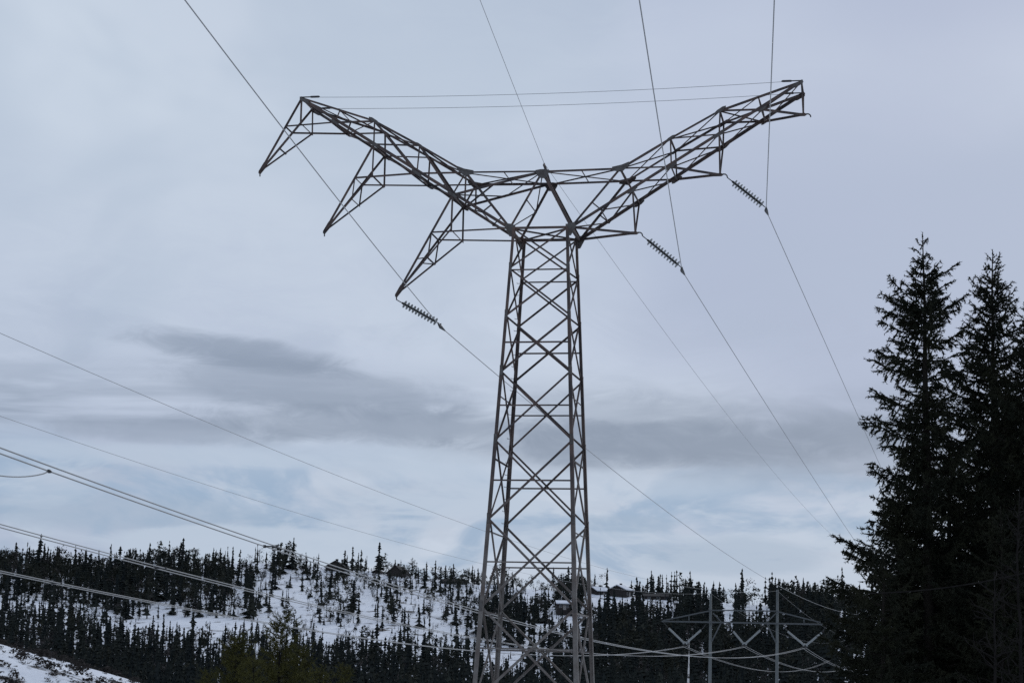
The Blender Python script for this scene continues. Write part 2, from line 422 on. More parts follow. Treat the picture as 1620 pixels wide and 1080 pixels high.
# neck: waist to the crown between the arms
for s in (-1, 1):
    for d in (-1, 1):
        bar('neck_strut', nd('W', s, d), nd('P', s, d), .10 if s > 0 else .075, (0, d, 0))
    mN, mF = mid(nd('W', s, -1), nd('P', s, -1)), mid(nd('W', s, 1), nd('P', s, 1))
    bar('neck_brace', mN, mF, .045, (s, 0, 0)); bar('neck_brace', nd('W', s, -1), mF, .04, (s, 0, 0)); bar('neck_brace', mF, nd('P', s, -1), .04, (s, 0, 0))
bar('crown_beam', nd('P', 1, -1), nd('P', 1, 1), .09, (0, 0, 1))
for s in (-1, 1):
    # crown beam between the arms with its horizontal bracing
    for d in (-1, 1):
        bar('crown_beam', nd('P', 1, d), nd('A1', s, d), .075 if d > 0 else .06, (0, d, 0))
    bar('beam_brace', nd('P', 1, -1), nd('A1', s, 1), .04, (0, 0, 1)); bar('beam_brace', nd('P', 1, 1), nd('A1', s, -1), .04, (0, 0, 1))
    bar('beam_brace', mid(nd('P', 1, -1), nd('A1', s, -1)), mid(nd('P', 1, 1), nd('A1', s, 1)), .04, (0, 0, 1))
    for d in (-1, 1):
        n = (0, d, 0)
        bar('arm_chord', nd('W', s, d), nd('T', s, d), .10, n, ext=.05)
        for a, b in (('A1', 'A2'), ('A2', 'A3'), ('A3', 'T')): bar('arm_chord', nd(a, s, d), nd(b, s, d), .07, n)
        for a, b, w in (('W', 'A1', .075), ('A1', 'B1', .055), ('A1', 'B2', .055), ('A2', 'B2', .05), ('A2', 'B3', .05), ('A3', 'B3', .055), ('A3', 'B4', .06)):
            bar('arm_brace', nd(a, s, d), nd(b, s, d), w, n)
        q = mid(nd('A3', s, d), nd('T', s, d), .47)
        bar('arm_brace', q, nd('B4', s, d), .045, n)
        bar('arm_brace', mid(nd('W', s, d), nd('A1', s, d), .42), mid(nd('W', s, d), nd('B1', s, d), .48), .045, n)
    # struts and crosses between the near and the far side of the arm
    for a in ('A1', 'B1', 'A2', 'B2', 'A3', 'B3', 'B4', 'T'): bar('arm_strut', nd(a, s, -1), nd(a, s, 1), .055, (0, 0, 1))
    for a, b in (('A1', 'A2'), ('A2', 'A3'), ('B1', 'B2'), ('B2', 'B3'), ('B3', 'B4'), ('B4', 'T')):
        bar('arm_cross_brace', nd(a, s, -1), nd(b, s, 1), .045, (0, 0, 1)); bar('arm_cross_brace', nd(a, s, 1), nd(b, s, -1), .045, (0, 0, 1))
    hN, hF = mid(nd('A3', s, -1), nd('T', s, -1), .47), mid(nd('A3', s, 1), nd('T', s, 1), .47)
    bar('arm_cross_brace', nd('A3', s, -1), hF, .04, (0, 0, 1)); bar('arm_cross_brace', nd('A3', s, 1), hN, .04, (0, 0, 1))
    bar('arm_cross_brace', hF, nd('T', s, -1), .04, (0, 0, 1)); bar('arm_strut', hN, hF, .04, (0, 0, 1))
    bar('arm_cross_brace', nd('A3', s, -1), nd('B4', s, 1), .04, (0, 0, 1))
    gN, gF = mid(nd('W', s, -1), nd('B1', s, -1), .48), mid(nd('W', s, 1), nd('B1', s, 1), .48)
    bar('arm_strut', gN, gF, .045, (0, 0, 1))
    bar('arm_cross_brace', gF, nd('B1', s, -1), .045, (0, 0, 1)); bar('arm_cross_brace', gN, nd('B1', s, 1), .045, (0, 0, 1))
    bar('arm_cross_brace', nd('W', s, -1), gF, .045, (0, 0, 1))
# the loaded left arm has extra bracing
for d in (-1, 1):
    n = (0, d, 0)
    bar('arm_brace', nd('A2', -1, d), nd('B1', -1, d), .075, n); bar('arm_brace', nd('A3', -1, d), nd('B2', -1, d), .075, n)
    bar('tie_strut', nd('B1', -1, d), nd('P', 1, d), .07, n)
    t = (2.70 - 1.07) / (8.821 - 1.07)
    bar('arm_brace', nd('A1', -1, d), mid(nd('W', -1, d), nd('T', -1, d), t), .05, n)
mN, mF = mid(nd('B1', -1, -1), nd('P', 1, -1), .45), mid(nd('B1', -1, 1), nd('P', 1, 1), .48)
for a, b in ((nd('B1', -1, -1), mF), (nd('B1', -1, 1), mN), (mF, nd('P', 1, -1))): bar('arm_cross_brace', a, b, .045, (0, 0, 1))
# brackets reaching out and down on the left
TIPL = {0: (-5.251, 13.352), 1: (-7.972, 15.674), 2: (-10.475, 17.923)}
for k, (root, zl, inner) in enumerate((('B1', 15.448, 'W'), ('B3', 17.493, 'B2'), ('T', 19.469, 'B4'))):
    tu, tz = TIPL[k]
    ru, rz = N[root]; vu = -ru
    low = {}
    for d in (-1, 1):
        n = (0, d, 0)
        B = nd(root, -1, d); v = dep(zl)
        tip = L(tu, d * .03, tz)
        Vn = L(vu + (.0 if k < 2 else .02), d * v * .97, zl)
        f = (rz - zl) / (rz - tz); Q = B.lerp(tip, f)
        bar('bracket_chord', B, tip, .062, n, flip=False); bar('bracket_chord', Vn, tip, .062, (0, 0, -1), flip=False)
        bar('bracket_hanger', B, Vn, .055, n)
        bar('bracket_tie', nd(inner, -1, d), Q, .055, n)
        S = Vn.lerp(tip, .42 if k < 2 else .5)
        low[d] = (Q, Vn, S)
        if k < 2:
            bar('bracket_lacing', Q, S, .042, n)
            fq = (rz - (S.z + BASE_Z)) / (rz - tz); Q2 = B.lerp(tip, fq)
            if k == 0: bar('bracket_lacing', S, Q2, .04, n)
        else:
            bar('bracket_lacing', B, B.lerp(tip, .0).lerp(Q, .97), .04, (1, 0, 0))
    for j in range(3): bar('bracket_strut', low[-1][j], low[1][j], .042, (0, 0, 1))
    # tip plates
    a = L(tu, 0, tz)
    dirv = Vector((nd(root, -1, 1) - a)); dirv.y = 0; dirv.normalize()
    pts = [(-.04, -.05), (.02, -.07), (dirv.x * .36 + .06, dirv.z * .36 - .07), (dirv.x * .42, dirv.z * .42), (dirv.x * .36 - .05, dirv.z * .36 + .06), (-.04, .03)]
    for d in (-1, 1): plate('tip_plate', (a.x, a.y, a.z), d, pts, .012, .022, m_steel)
    tube('shackle', [a + Vector((0, 0, -.02)), a + Vector((.01, 0, -.10)), a + Vector((.015, 0, -.16))], .022, m_rod, tower)
# short crossarms on the right
TIPR = {0: (3.133, 15.423), 1: (6.024, 17.414), 2: (8.851, 19.46)}
for k, (inner, root) in enumerate((('W', 'B1'), ('B2', 'B3'), ('B4', 'T'))):
    tu, tz = TIPR[k]
    for d in (-1, 1):
        tip = L(tu, d * .025, tz)
        bar('crossarm_chord', nd(inner, 1, d), tip, .07, (0, d, 0)); bar('crossarm_hanger', nd(root, 1, d), tip, .055, (0, d, 0))
    a = L(tu, 0, tz)
    pts = [(-.30, .05), (.05, .05), (.12, 0), (.05, -.05), (-.30, -.05)]
    for d in (-1, 1): plate('tip_plate', (a.x, a.y, a.z), d, pts, .012, .02, m_steel)
    hk = [a + Vector(p) for p in ((.02, 0, 0), (.12, 0, .02), (.19, 0, .01), (.24, 0, -.04), (.25, 0, -.10))]
    tube('hook', hk, .024, m_rod, tower)
# gusset plates
octo = lambda rx, rz: [(rx * math.cos(a + .39), rz * math.sin(a + .39)) for a in np.linspace(0, 2 * math.pi, 8, endpoint=False)]
for s in (-1, 1):
    for d in (-1, 1):
        plate('gusset_plate', nd('W', s, d), d, [(s * x, z) for x, z in ((-.20, .06), (-.08, .14), (.12, .16), (.17, .04), (.0, -.30), (-.13, -.32))], off=.03)
        plate('gusset_plate', nd('A1', s, d), d, [(s * x, z) for x, z in ((-.28, -.08), (-.28, .05), (.05, .12), (.30, .22), (.32, .10), (.06, -.14))], off=.03)
        for nme, rx in (('B1', .17), ('B2', .18), ('A2', .15), ('B3', .22), ('A3', .20), ('B4', .14)):
            sl = .62   # lies along the chord
            plate('gusset_plate', nd(nme, s, d), d, [(s * (x * rx), z * rx * .5 + x * rx * sl) for x, z in ((-1, -.3), (-.5, -.75), (.45, -.7), (1, -.2), (1, .3), (.4, .75), (-.5, .65), (-1, .25))], off=.03)
        plate('gusset_plate', nd('T', s, d), d, [(s * x, z) for x, z in ((.05, .05), (.05, -.08), (-.20, -.22), (-.34, -.24), (-.28, -.12))], off=.03)
for d in (-1, 1): plate('gusset_plate', nd('P', 1, d), d, [(-.24, .04), (-.22, -.08), (-.10, -.24), (.12, -.26), (.22, -.08), (.24, .04), (.06, .07), (-.06, .07)], off=.03)
# step bolts up the far left leg
z = -1.6
while z < 15:
    p = leg(-1, 1, z)
    tube('step_bolt', [p + Vector((-.02, .02, 0)), p + Vector((-.17, .05, 0)), p + Vector((-.175, .05, .035))], .010, m_plate, tower, 5)
    z += .42
# stay wires between the arm tips
for d in (-1, 1):
    a, b = nd('T', -1, d) + Vector((.02, 0, .03)), nd('T', 1, d) + Vector((-.02, 0, .03))
    P = [a.lerp(b, t) + Vector((0, 0, -.16 * 4 * t * (1 - t))) for t in np.linspace(0, 1, 25)]
    tube('stay_wire', P, .009, m_wire, tower, 5)
    for e, o in ((a, b), (b, a)):
        dr = (o - e).normalized()
        tube('turnbuckle', [e, e + dr * .30, e + dr * .34, e + dr * .62, e + dr * .66], [.022, .022, .038, .038, .012], m_rod, tower, 6)
# peak for the earth wire
p0 = nd('P', 1, -1); pk = L(-.102, 0, 17.967)
tube('wire_peak', [nd('P', 1, -1) + Vector((.12, .2, 0)), nd('P', 1, -1).lerp(pk, .8), pk], [.045, .04, .03], m_steel, tower)
tube('wire_peak', [nd('P', 1, 1) + Vector((0, -.2, 0)), nd('P', 1, 1).lerp(pk, .8), pk], [.04, .035, .025], m_steel, tower)

# ------------------------------------------------------------------ insulator strings on the tower
def lathe_vf(prof, n=12):
    V, F = [], []
    for r, h in prof:
        for j in range(n):
            a = 2 * math.pi * j / n; V.append((r * math.cos(a), r * math.sin(a), h))
    for i in range(len(prof) - 1):
        for j in range(n):
            k = (j + 1) % n; F.append((i * n + j, i * n + k, (i + 1) * n + k, (i + 1) * n + j))
    F.append(tuple(range(n - 1, -1, -1))); F.append(tuple((len(prof) - 1) * n + j for j in range(n)))
    return V, F
dv, df = lathe_vf([(.036, .004), (.05, .012), (.10, .024), (.138, .036), (.142, .041), (.138, .046), (.09, .038), (.03, .030)], 14)
disc_me = bpy.data.meshes.new('disc'); disc_me.from_pydata(dv, [], df); disc_me.update(); disc_me.materials.append(m_disc)
disc_me.polygons.foreach_set('use_smooth', np.ones(len(disc_me.polygons), bool))
cv, cf = lathe_vf([(.014, -.085), (.028, -.075), (.040, -.05), (.040, -.004), (.030, .004)], 10)
cap_me = bpy.data.meshes.new('cap'); cap_me.from_pydata(cv, [], cf); cap_me.update(); cap_me.materials.append(m_rod)
def insulator(a, b, label, n=11):
    a, b = Vector(a), Vector(b); ax = b - a; Ln = ax.length; ax.normalize()
    e = empty('insulator_string', a); tag(e, label, 'insulator', 'insulator strings on the lattice tower')
    q = Vector((0, 0, 1)).rotation_difference(ax)
    tube('link', [(0, 0, 0), tuple(ax * .22)], .018, m_rod, e, 6)
    pitch = (Ln - .22 - .20) / n
    for i in range(n):
        p = ax * (.22 + pitch * (i + .6))
        for nm, me in (('disc', disc_me), ('cap', cap_me)):
            o = bpy.data.objects.new(nm, me); col.objects.link(o); o.parent = e; o.location = p
            o.rotation_mode = 'QUATERNION'; o.rotation_quaternion = q
    tube('pin_rod', [tuple(ax * .2), tuple(ax * (Ln - .05))], .017, m_rod, e, 6)
    return e, b
WST = {'L': np.array([-2.493, 66.705, 12.212]), 'R0': np.array([5.729, 65.075, 14.081]), 'R1': np.array([8.515, 64.523, 16.123]), 'S': np.array([.962, 66.02, 17.967])}
insulator(T3(-5.235, 0, 13.19), WST['L'] + [0, 0, .09], 'insulator string slanting from the lowest bracket on the left of the tower')
insulator(T3(3.383, 0, 15.32), WST['R0'] + [0, 0, .09], 'insulator string on the lower right crossarm of the tower')
insulator(T3(6.274, 0, 17.31), WST['R1'] + [0, 0, .09], 'insulator string on the middle right crossarm of the tower')

# ------------------------------------------------------------------ conductors of the tower's line
AZN, AZF = 3.2657, .2555
def span(p, az, sl, cc, t):
    t = np.asarray(t, float)
    return np.stack([p[0] + np.sin(az) * t, p[1] + np.cos(az) * t, p[2] + sl * t + cc * t * t], -1)
def wire(name, p, far, near, rad, label, group, cat='cable'):
    A = span(p, AZN, near[0], near[1], np.linspace(150, .0, 90)); B = span(p, AZF, far[0], far[1], np.linspace(0, far[2], 110)[1:])
    o = tube(name, np.concatenate([A, B]), rad, m_wire, None, 6)
    tag(o, label, cat, group)
    # armour rods and suspension clamp where it hangs
    a = span(p, AZN, near[0], near[1], [.55, .2, 0]); b = span(p, AZF, far[0], far[1], [.0, .2, .55])
    if name == 'conductor':
        tube('suspension_clamp', np.concatenate([a, b[1:]]), [.022, .05, .065, .05, .022], m_rod, o, 8)
        tube('clamp_hanger', [p + np.array([0, 0, .12]), p], .03, m_rod, o, 6)
    return o
wire('conductor', WST['L'], (-.0605, .00026, 400), (.0028, .00038), .0145, 'conductor hanging below the lowest left bracket, long diagonal from the upper left', 'conductors of the tower line')
wire('conductor', WST['R0'], (-.0558, .00009, 420), (-.0008, .00022), .0145, 'conductor hanging from the lower right crossarm insulator', 'conductors of the tower line')
wire('conductor', WST['R1'], (-.0400, .0, 300), (-.0486, .00028), .0145, 'conductor hanging from the middle right crossarm insulator, rightmost at the top edge', 'conductors of the tower line')
wire('earth_wire', WST['S'], (-.0703, .00029, 400), (-.0050, .00019), .0085, 'thin earth wire passing over the peak of the lattice tower', None)

# ------------------------------------------------------------------ second line: pole frame with V strings
AH = .2555
PC = at(1178, 1022, 240.)
hn = np.array([math.sin(AH), math.cos(AH), 0]); hu = np.array([math.cos(AH), -math.sin(AH), 0])
def hp(px, py, dv=0.):
    r = ray(px, py); return r * ((PC @ hn + dv) / (r @ hn))
hz = float(zground(PC[0], PC[1])) - .3
frame = empty('pole_frame_pylon', (PC[0], PC[1], hz))
tag(frame, 'two-legged grey pole pylon with a trussed crossarm in front of dark forest', 'pylon')
fo = np.array([PC[0], PC[1], hz])
def hl(px, py, dv=0.): return hp(px, py, dv) - fo
for (px0, py0, px1) in ((1124.5, 938, 1123), (1230, 932, 1229)):
    top = hl(px0, py0); low = hl(px1, 1080); d = (low - top) / abs(low[2] - top[2])
    bot = top + d * (top[2] + 1.0)
    P = [bot, bot * .5 + top * .5, top]
    tube('pole', P, [.25, .21, .15], m_pole, frame, 12)
def hbar(name, a, b, r, dv):
    A, B = hl(*a, dv), hl(*b, dv); return tube(name, [A, B], r, m_beam, frame, 6)
for dv in (-.34, .34):
    hbar('lower_beam', (1047, 982), (1302, 987), .11, dv)
    hbar('upper_beam', (1123, 964.5), (1230, 966), .08, dv)
    hbar('sloping_beam', (1049, 981), (1123, 965.5), .09, dv); hbar('sloping_beam', (1231, 967), (1298, 984), .09, dv)
    hbar('knee_brace', (1126, 1014), (1141, 984), .09, dv); hbar('knee_brace', (1128, 969), (1141, 983), .08, dv)
    hbar('knee_brace', (1227, 1015), (1213, 985), .09, dv); hbar('knee_brace', (1228, 969), (1213, 984), .08, dv)
    hbar('hanger', (1272, 978), (1272, 986), .07, dv); hbar('hanger', (1090, 974), (1090, 983), .07, dv)
for (vx, vy, l0, l1, r1, r0, lab) in ((1084, 1018, (1049, 983), (1058, 993), (1109, 996), (1118, 986), 'leftmost V-shaped pair of pale insulators under the pole pylon crossarm'),
                                      (1177.5, 1019, (1150, 984), (1160, 998), (1203, 996), (1211, 986), 'middle V-shaped pair of pale insulators between the two pylon poles'),
                                      (1274, 1021, (1238, 986), (1246, 998), (1300, 1000), (1308, 988), 'rightmost V-shaped pair of pale insulators beside the big spruces')):
    b = hp(vx, vy); e = empty('v_string_insulator', b); tag(e, lab, 'insulator', 'V strings of the pole pylon')
    for top, end in ((l0, l1), (r0, r1)):
        T_, E_ = hp(*top) - b, hp(*end) - b; D_ = (np.zeros(3) - E_)
        tube('link', [T_, E_], .05, m_rod, e, 5)
        n = 26; P = [E_ + D_ * t for t in np.linspace(0, .9, n)]
        tube('insulator_rod', P, [.15 if i % 2 else .10 for i in range(n)], m_comp, e, 8, False)
        tube('end_ring', [E_ + D_ * .90, E_ + D_ * .96], .20, m_comp, e, 8)
    v, f = box_vf((0, 0, -.05), (.6, .1, .22)); pyd('yoke_plate', v, f, m_rod, e)
def h_wire(name, px, py, sl, cc, rad, label, group, off=0., sl2=-.047, cc2=.0003):
    b = hp(px, py) + hu * off
    A = span(b, AH + math.pi, sl, cc, np.linspace(228, 0, 130)); B = span(b, AH, sl2, cc2, np.linspace(0, 190, 60)[1:])
    o = tube(name, np.concatenate([A, B]), rad, m_wire, None, 6); tag(o, label, 'cable', group)
    return o, b
G2 = 'bundled conductors of the pole pylon line'
for px, py, sl, cc, nm in ((1272, 1024, -.05825, .000302, 'upper'), (1178, 1022, -.05795, .0002967, 'middle'), (1083, 1022, -.05733, .0002939, 'lower')):
    for off, side in ((-.22, 'far'), (.22, 'near')):
        where = {'upper': 'uppermost', 'middle': 'middle', 'lower': 'lowest'}[nm]
        o, b = h_wire('bundle_conductor', px, py, sl, cc, .020, '%s wire of the %s of three twin cables crossing the lower left' % ({'far': 'lower', 'near': 'upper'}[side], where), G2, off)
        if side == 'near':
            tq = np.linspace(20, 220, 2000); qx_, _ = proj(span(b, AH + math.pi, sl, cc, tq))
            for ts in [tq[int(np.argmin(abs(qx_ - c_)))] for c_ in {'upper': (437, 905), 'middle': (262, 800), 'lower': (96, 660)}[nm]]:
                q = span(b, AH + math.pi, sl, cc, [ts])[0]
                v, f = merge([box_vf(q - hu * .22, (.46, .05, .05), Matrix.Rotation(-AH, 3, 'Z')), box_vf(q, (.09, .12, .10)), box_vf(q - hu * .44, (.09, .12, .10))])
                pyd('spacer', v, f, m_rod, o)
        elif nm == 'upper':
            t0 = None
            tt = np.linspace(150, 225, 900); Q = span(b, AH + math.pi, sl, cc, tt); qx, _ = proj(Q)
            k = int(np.argmin(abs(qx - 77))); c0 = Q[k]; k2 = int(np.argmin(abs(qx + 160))); c1 = Q[k2]
            P = [c0 * (1 - s) + c1 * s - np.array([0, 0, .62]) * math.sin(math.pi * min(1, s * 1.0)) ** .8 for s in np.linspace(0, 1, 24)]
            tube('jumper_loop', P, .018, m_wire, o, 6); tube('jumper_clamp', [c0 + (c0 - c1) * .015, c0, c0 * .985 + c1 * .015], [.03, .055, .03], m_rod, o, 8)
G3 = 'earth wires of the pole pylon line'
h_wire('earth_wire', 1230, 934, -.06653, .00027888, .009, 'thin earth wire running down from the left edge to the right pylon pole', G3, 0, -.055, .00028)
h_wire('earth_wire', 1124, 938, -.05979, .0002623, .009, 'thin earth wire running down from the left edge to the left pylon pole', G3, 0, -.055, .00028)

# ------------------------------------------------------------------ cabins on the ridge
def cabin(px, py, Y, length, depth, wall, rise, yaw, label, snow=True, chimney=True, sink=.4, porch=False):
    p = at(px, py, Y); gz = float(zground(p[0], p[1]))
    e = empty('cabin', (p[0], p[1], p[2] - .2), R(yaw)); tag(e, label, 'cabin', 'cabins along the ridge')
    l, d, h = length / 2, depth / 2, wall
    base = min(gz - e.location.z, 0) - 1.2
    V = [(-l, -d, base), (l, -d, base), (l, d, base), (-l, d, base), (-l, -d, h), (l, -d, h), (l, d, h), (-l, d, h), (-l, 0, h + rise), (l, 0, h + rise)]
    F_ = [(0, 1, 5, 4), (2, 3, 7, 6), (1, 2, 6, 9, 5), (3, 0, 4, 8, 7), (3, 2, 1, 0)]
    pyd('wall', V, F_, m_wood, e)
    ov = .5; k = rise / d
    for s in (-1, 1):
        def slab(z0, th, ins):
            o = ov - ins
            A = [(-l - o, s * (d + o), h - o * k + z0), (l + o, s * (d + o), h - o * k + z0), (l + o, 0, h + rise + z0), (-l - o, 0, h + rise + z0)]
            B = [(x, y, z_ + th) for x, y, z_ in A]
            f = [(0, 1, 2, 3), (7, 6, 5, 4), (0, 4, 5, 1), (1, 5, 6, 2), (2, 6, 7, 3), (3, 7, 4, 0)]
            return A + B, f
        v, f = slab(.02, .22, 0); r_ = pyd('roof', v, f, m_roof, e)
        if snow and s == (-1 if abs(yaw) < 90 else 1) or snow == 2:
            v, f = slab(.25, .30, .12); pyd('snow_cover', v, f, m_snowcap, r_)
    if chimney:
        v, f = box_vf((l * .35, d * .15, h + rise + .35), (.7, .7, 1.5)); pyd('chimney', v, f, m_roof, e)
    nw = max(2, int(length / 3))
    for i in range(nw):
        x = -l + (i + .5) * length / nw
        v, f = box_vf((x, -d - .03, h * .55), (1.1, .06, 1.1)); w = pyd('window', v, f, m_trim, e)
        v, f = box_vf((x, -d - .07, h * .55), (.9, .04, .9)); pyd('pane', v, f, m_glass, w)
    v, f = box_vf((l * .1, -d - .04, h * .40), (1.0, .08, 2.0)); pyd('door', v, f, m_trim, e)
    return e
def yridge(px): return 705 + 26 * math.sin(px / 260.)
cabin(533, 902, yridge(533) - 5, 8.0, 7.0, 1.4, 2.0, 84, 'small gabled cabin on the snowy ridge right below the twin cables', False)
cabin(429, 904, yridge(429) - 4, 4.0, 3.2, 1.5, .9, 10, 'small dark shed on the snowy ridge crest beside a round pine', False, False)
cabin(598, 909, yridge(598) - 5, 3.0, 2.8, 1.2, .8, 70, 'tiny dark hut left of the big steep-roofed cabin', False, False)
cabin(630, 911, yridge(630) - 5, 7.0, 6.4, 1.2, 2.6, 74, 'big steep-roofed dark cabin on the ridge among trees', False)
cabin(718, 925, yridge(718) - 5, 9.0, 5.0, 1.2, .9, 4, 'long low dark cabin on the ridge just left of the tower', False, False)
cabin(781, 935, yridge(781) - 5, 6.0, 5.0, 1.2, .9, -6, 'low cabin seen between the two left legs of the tower', 2, False)
cabin(891, 961, 640, 4.4, 4.0, 1.3, .8, 5, 'small snow-roofed cabin down the slope behind the tower legs', 2, False)
cabin(947, 944, yridge(947) - 4, 5.0, 6.0, 2.0, 1.3, 30, 'snow-roofed cabin right against the right leg of the tower', 2)
cabin(982, 944, yridge(982) - 6, 6.0, 6.5, 2.4, 1.5, 62, 'dark gabled cabin with snowy roof right of the tower', 2)
cabin(1039, 948, yridge(1039) - 4, 9.0, 5.0, 1.2, .8, 3, 'long low cabin among trees right of the gabled cabin', False, False)

# ------------------------------------------------------------------ far trees: prototypes
def conifer_proto(seed, h=8., layers=13, per=8, slim=.17, ragged=.3, bare=0., pw=.8):
    r = np.random.default_rng(seed); V, F_ = [], []
    def tri(a, b, c_):
        i = len(V); V.extend([a, b, c_]); F_.append((i, i + 1, i + 2))
    tw = h * .012
    for j in range(3):   # stem
        a0, a1 = 2.094 * j, 2.094 * (j + 1)
        tri((tw * 2 * math.cos(a0), tw * 2 * math.sin(a0), -.6), (tw * 2 * math.cos(a1), tw * 2 * math.sin(a1), -.6), (0, 0, h * .955))
    lean = r.normal(0, .01, 2)
    for i in range(layers):
        t = (i + .5) / layers
        z = h * (.05 + bare + (.95 - bare) * t)
        rad = h * slim * ((1 - t) ** pw * .95 + .05) * r.uniform(1 - ragged, 1 + ragged * .6)
        n = max(4, int(per * (1 - .45 * t)))
        ph = r.uniform(0, 6.28)
        for j in range(n):
            a = ph + 6.283 * j / n + r.normal(0, .18); q = rad * r.uniform(1 - ragged * 1.4, 1.25)
            dz = h / layers
            cx, cy = lean[0] * z, lean[1] * z
            tip = (cx + q * math.cos(a), cy + q * math.sin(a), z - q * r.uniform(.12, .45) + dz * .2)
            w = r.uniform(.28, .50) * 6.283 / n * 2.2
            rr = q * .42
            tri((cx, cy, z + dz * .95), (cx + rr * math.cos(a - w), cy + rr * math.sin(a - w), z - dz * .15), tip)
            tri((cx, cy, z + dz * .95), tip, (cx + rr * math.cos(a + w), cy + rr * math.sin(a + w), z - dz * .15))
            tri((cx, cy, z - dz * .6), tip, (cx + rr * math.cos(a + w), cy + rr * math.sin(a + w), z - dz * .1))
    return np.array(V, float), np.array(F_)
def clump_proto(seed, h=7., n=90, rx=1.5, z0=.35, s=(.25, .55), stems=3):
    r = np.random.default_rng(seed); V, F_ = [], []
    def tri(a, b, c_):
        i = len(V); V.extend([tuple(a), tuple(b), tuple(c_)]); F_.append((i, i + 1, i + 2))
    for k in range(stems):
        d = np.array([r.normal(0, .12), r.normal(0, .12), 1.]); top = d * h * r.uniform(.7, .95); w = h * .012
        tri((-w, 0, -.5), (w, 0, -.5), top); tri((0, -w, -.5), (0, w, -.5), top)
    nb = max(4, n // 14)
    cents = [np.array([r.normal(0, rx * .5), r.normal(0, rx * .5), h * (z0 + (1 - z0) * r.uniform(0, .95))]) for _ in range(nb)]
    for k in range(n):
        c_ = cents[k % nb] + r.normal(0, 1, 3) * np.array([rx * .3, rx * .3, h * .07])
        q = r.uniform(*s); A = r.normal(0, 1, (3, 3)); A /= np.linalg.norm(A, axis=1)[:, None]
        tri(c_ + A[0] * q, c_ + A[1] * q, c_ + A[2] * q)
    return np.array(V, float), np.array(F_)
SPR = [conifer_proto(10 + k, 8., 11 + k % 4, 7, sl, rg, br, pw) for k, (sl, rg, br, pw) in enumerate(((.17, .45, 0, .7), (.21, .55, 0, .8), (.14, .6, .05, .6), (.25, .5, 0, .9), (.19, .7, .08, .65), (.13, .75, .18, .5), (.23, .6, .0, .62), (.16, .8, .1, .8)))]
PIN = [clump_proto(40 + k, 7., 130, 1.2 + .25 * k, (.30, .45, .55, .38)[k], (.28, .66), 2) for k in range(4)]
BIR = [clump_proto(60 + k, 6., 80, 1.2, .25, (.12, .34), 5) for k in range(3)]
SHR = [clump_proto(80 + k, 1.1, 46, .75, .15, (.10, .30), 3) for k in range(3)]
KINDS = {'spruce': (SPR, m_far_needle), 'pine': (PIN, m_far_pine), 'birch': (BIR, m_far_twig)}

# where the wood is open, in picture columns and rows of the slope (x, y, rx, ry, keep)
OPEN = [(30, 952, 30, 10, .72), (85, 962, 38, 11, .62), (135, 975, 34, 12, .72), (195, 985, 30, 12, .62), (300, 992, 105, 14, .06), (250, 968, 50, 8, .5), (370, 893, 70, 6, .35), (378, 935, 9, 40, .25), (415, 955, 12, 40, .4),
        (462, 950, 30, 38, .18), (520, 899, 40, 8, .35), (545, 975, 75, 55, .78), (580, 985, 16, 40, .15), (665, 962, 40, 26, .30), (650, 950, 95, 50, .78), (600, 930, 110, 26, .78), (735, 945, 40, 40, .78),
        (690, 1005, 50, 25, .7), (520, 1015, 14, 24, .2), (610, 1020, 12, 22, .2), (968, 948, 46, 9, .06), (820, 945, 60, 14, .5), (840, 945, 8, 20, .1), (1152, 990, 9, 30, .05), (1198, 985, 18, 26, .08), (1130, 955, 70, 6, .5),
        (780, 1062, 25, 22, .3), (815, 1066, 14, 18, .2), (430, 1010, 14, 40, .3)]
def keep(px, py):
    k = np.ones_like(px)
    for x, y, rx, ry, v in OPEN:
        d = ((px - x) / rx) ** 2 + ((py - y) / ry) ** 2
        k = np.minimum(k, np.where(d < 1, v, np.where(d < 1.5, v + (1 - v) * (d - 1) / .5, 1)))
    return k
cand = []
Y = 285.
r = RNG
while Y < 735:
    step = np.interp(Y, [285, 450, 735], [4.6, 3.7, 3.2])
    half = Y * 860 / FPX + 8
    X = np.arange(-half, half, step)
    xx = X + r.uniform(-.48, .48, len(X)) * step; yy = Y + r.uniform(-.5, .5, len(X)) * step
    cand.append(np.stack([xx, yy], -1)); Y += step
cand = np.concatenate(cand)
zz = zground(cand[:, 0], cand[:, 1])
px, py = proj(np.column_stack([cand, zz]))
K = keep(px, py)
# clumping of the wood
K = K * np.where((wav(cand[:, 0], cand[:, 1], 9., .7) > .62) & (px < 930), .6, 1.)
ok = r.uniform(0, 1, len(cand)) < K
cand, zz, px, py, K = cand[ok], zz[ok], px[ok], py[ok], K[ok]
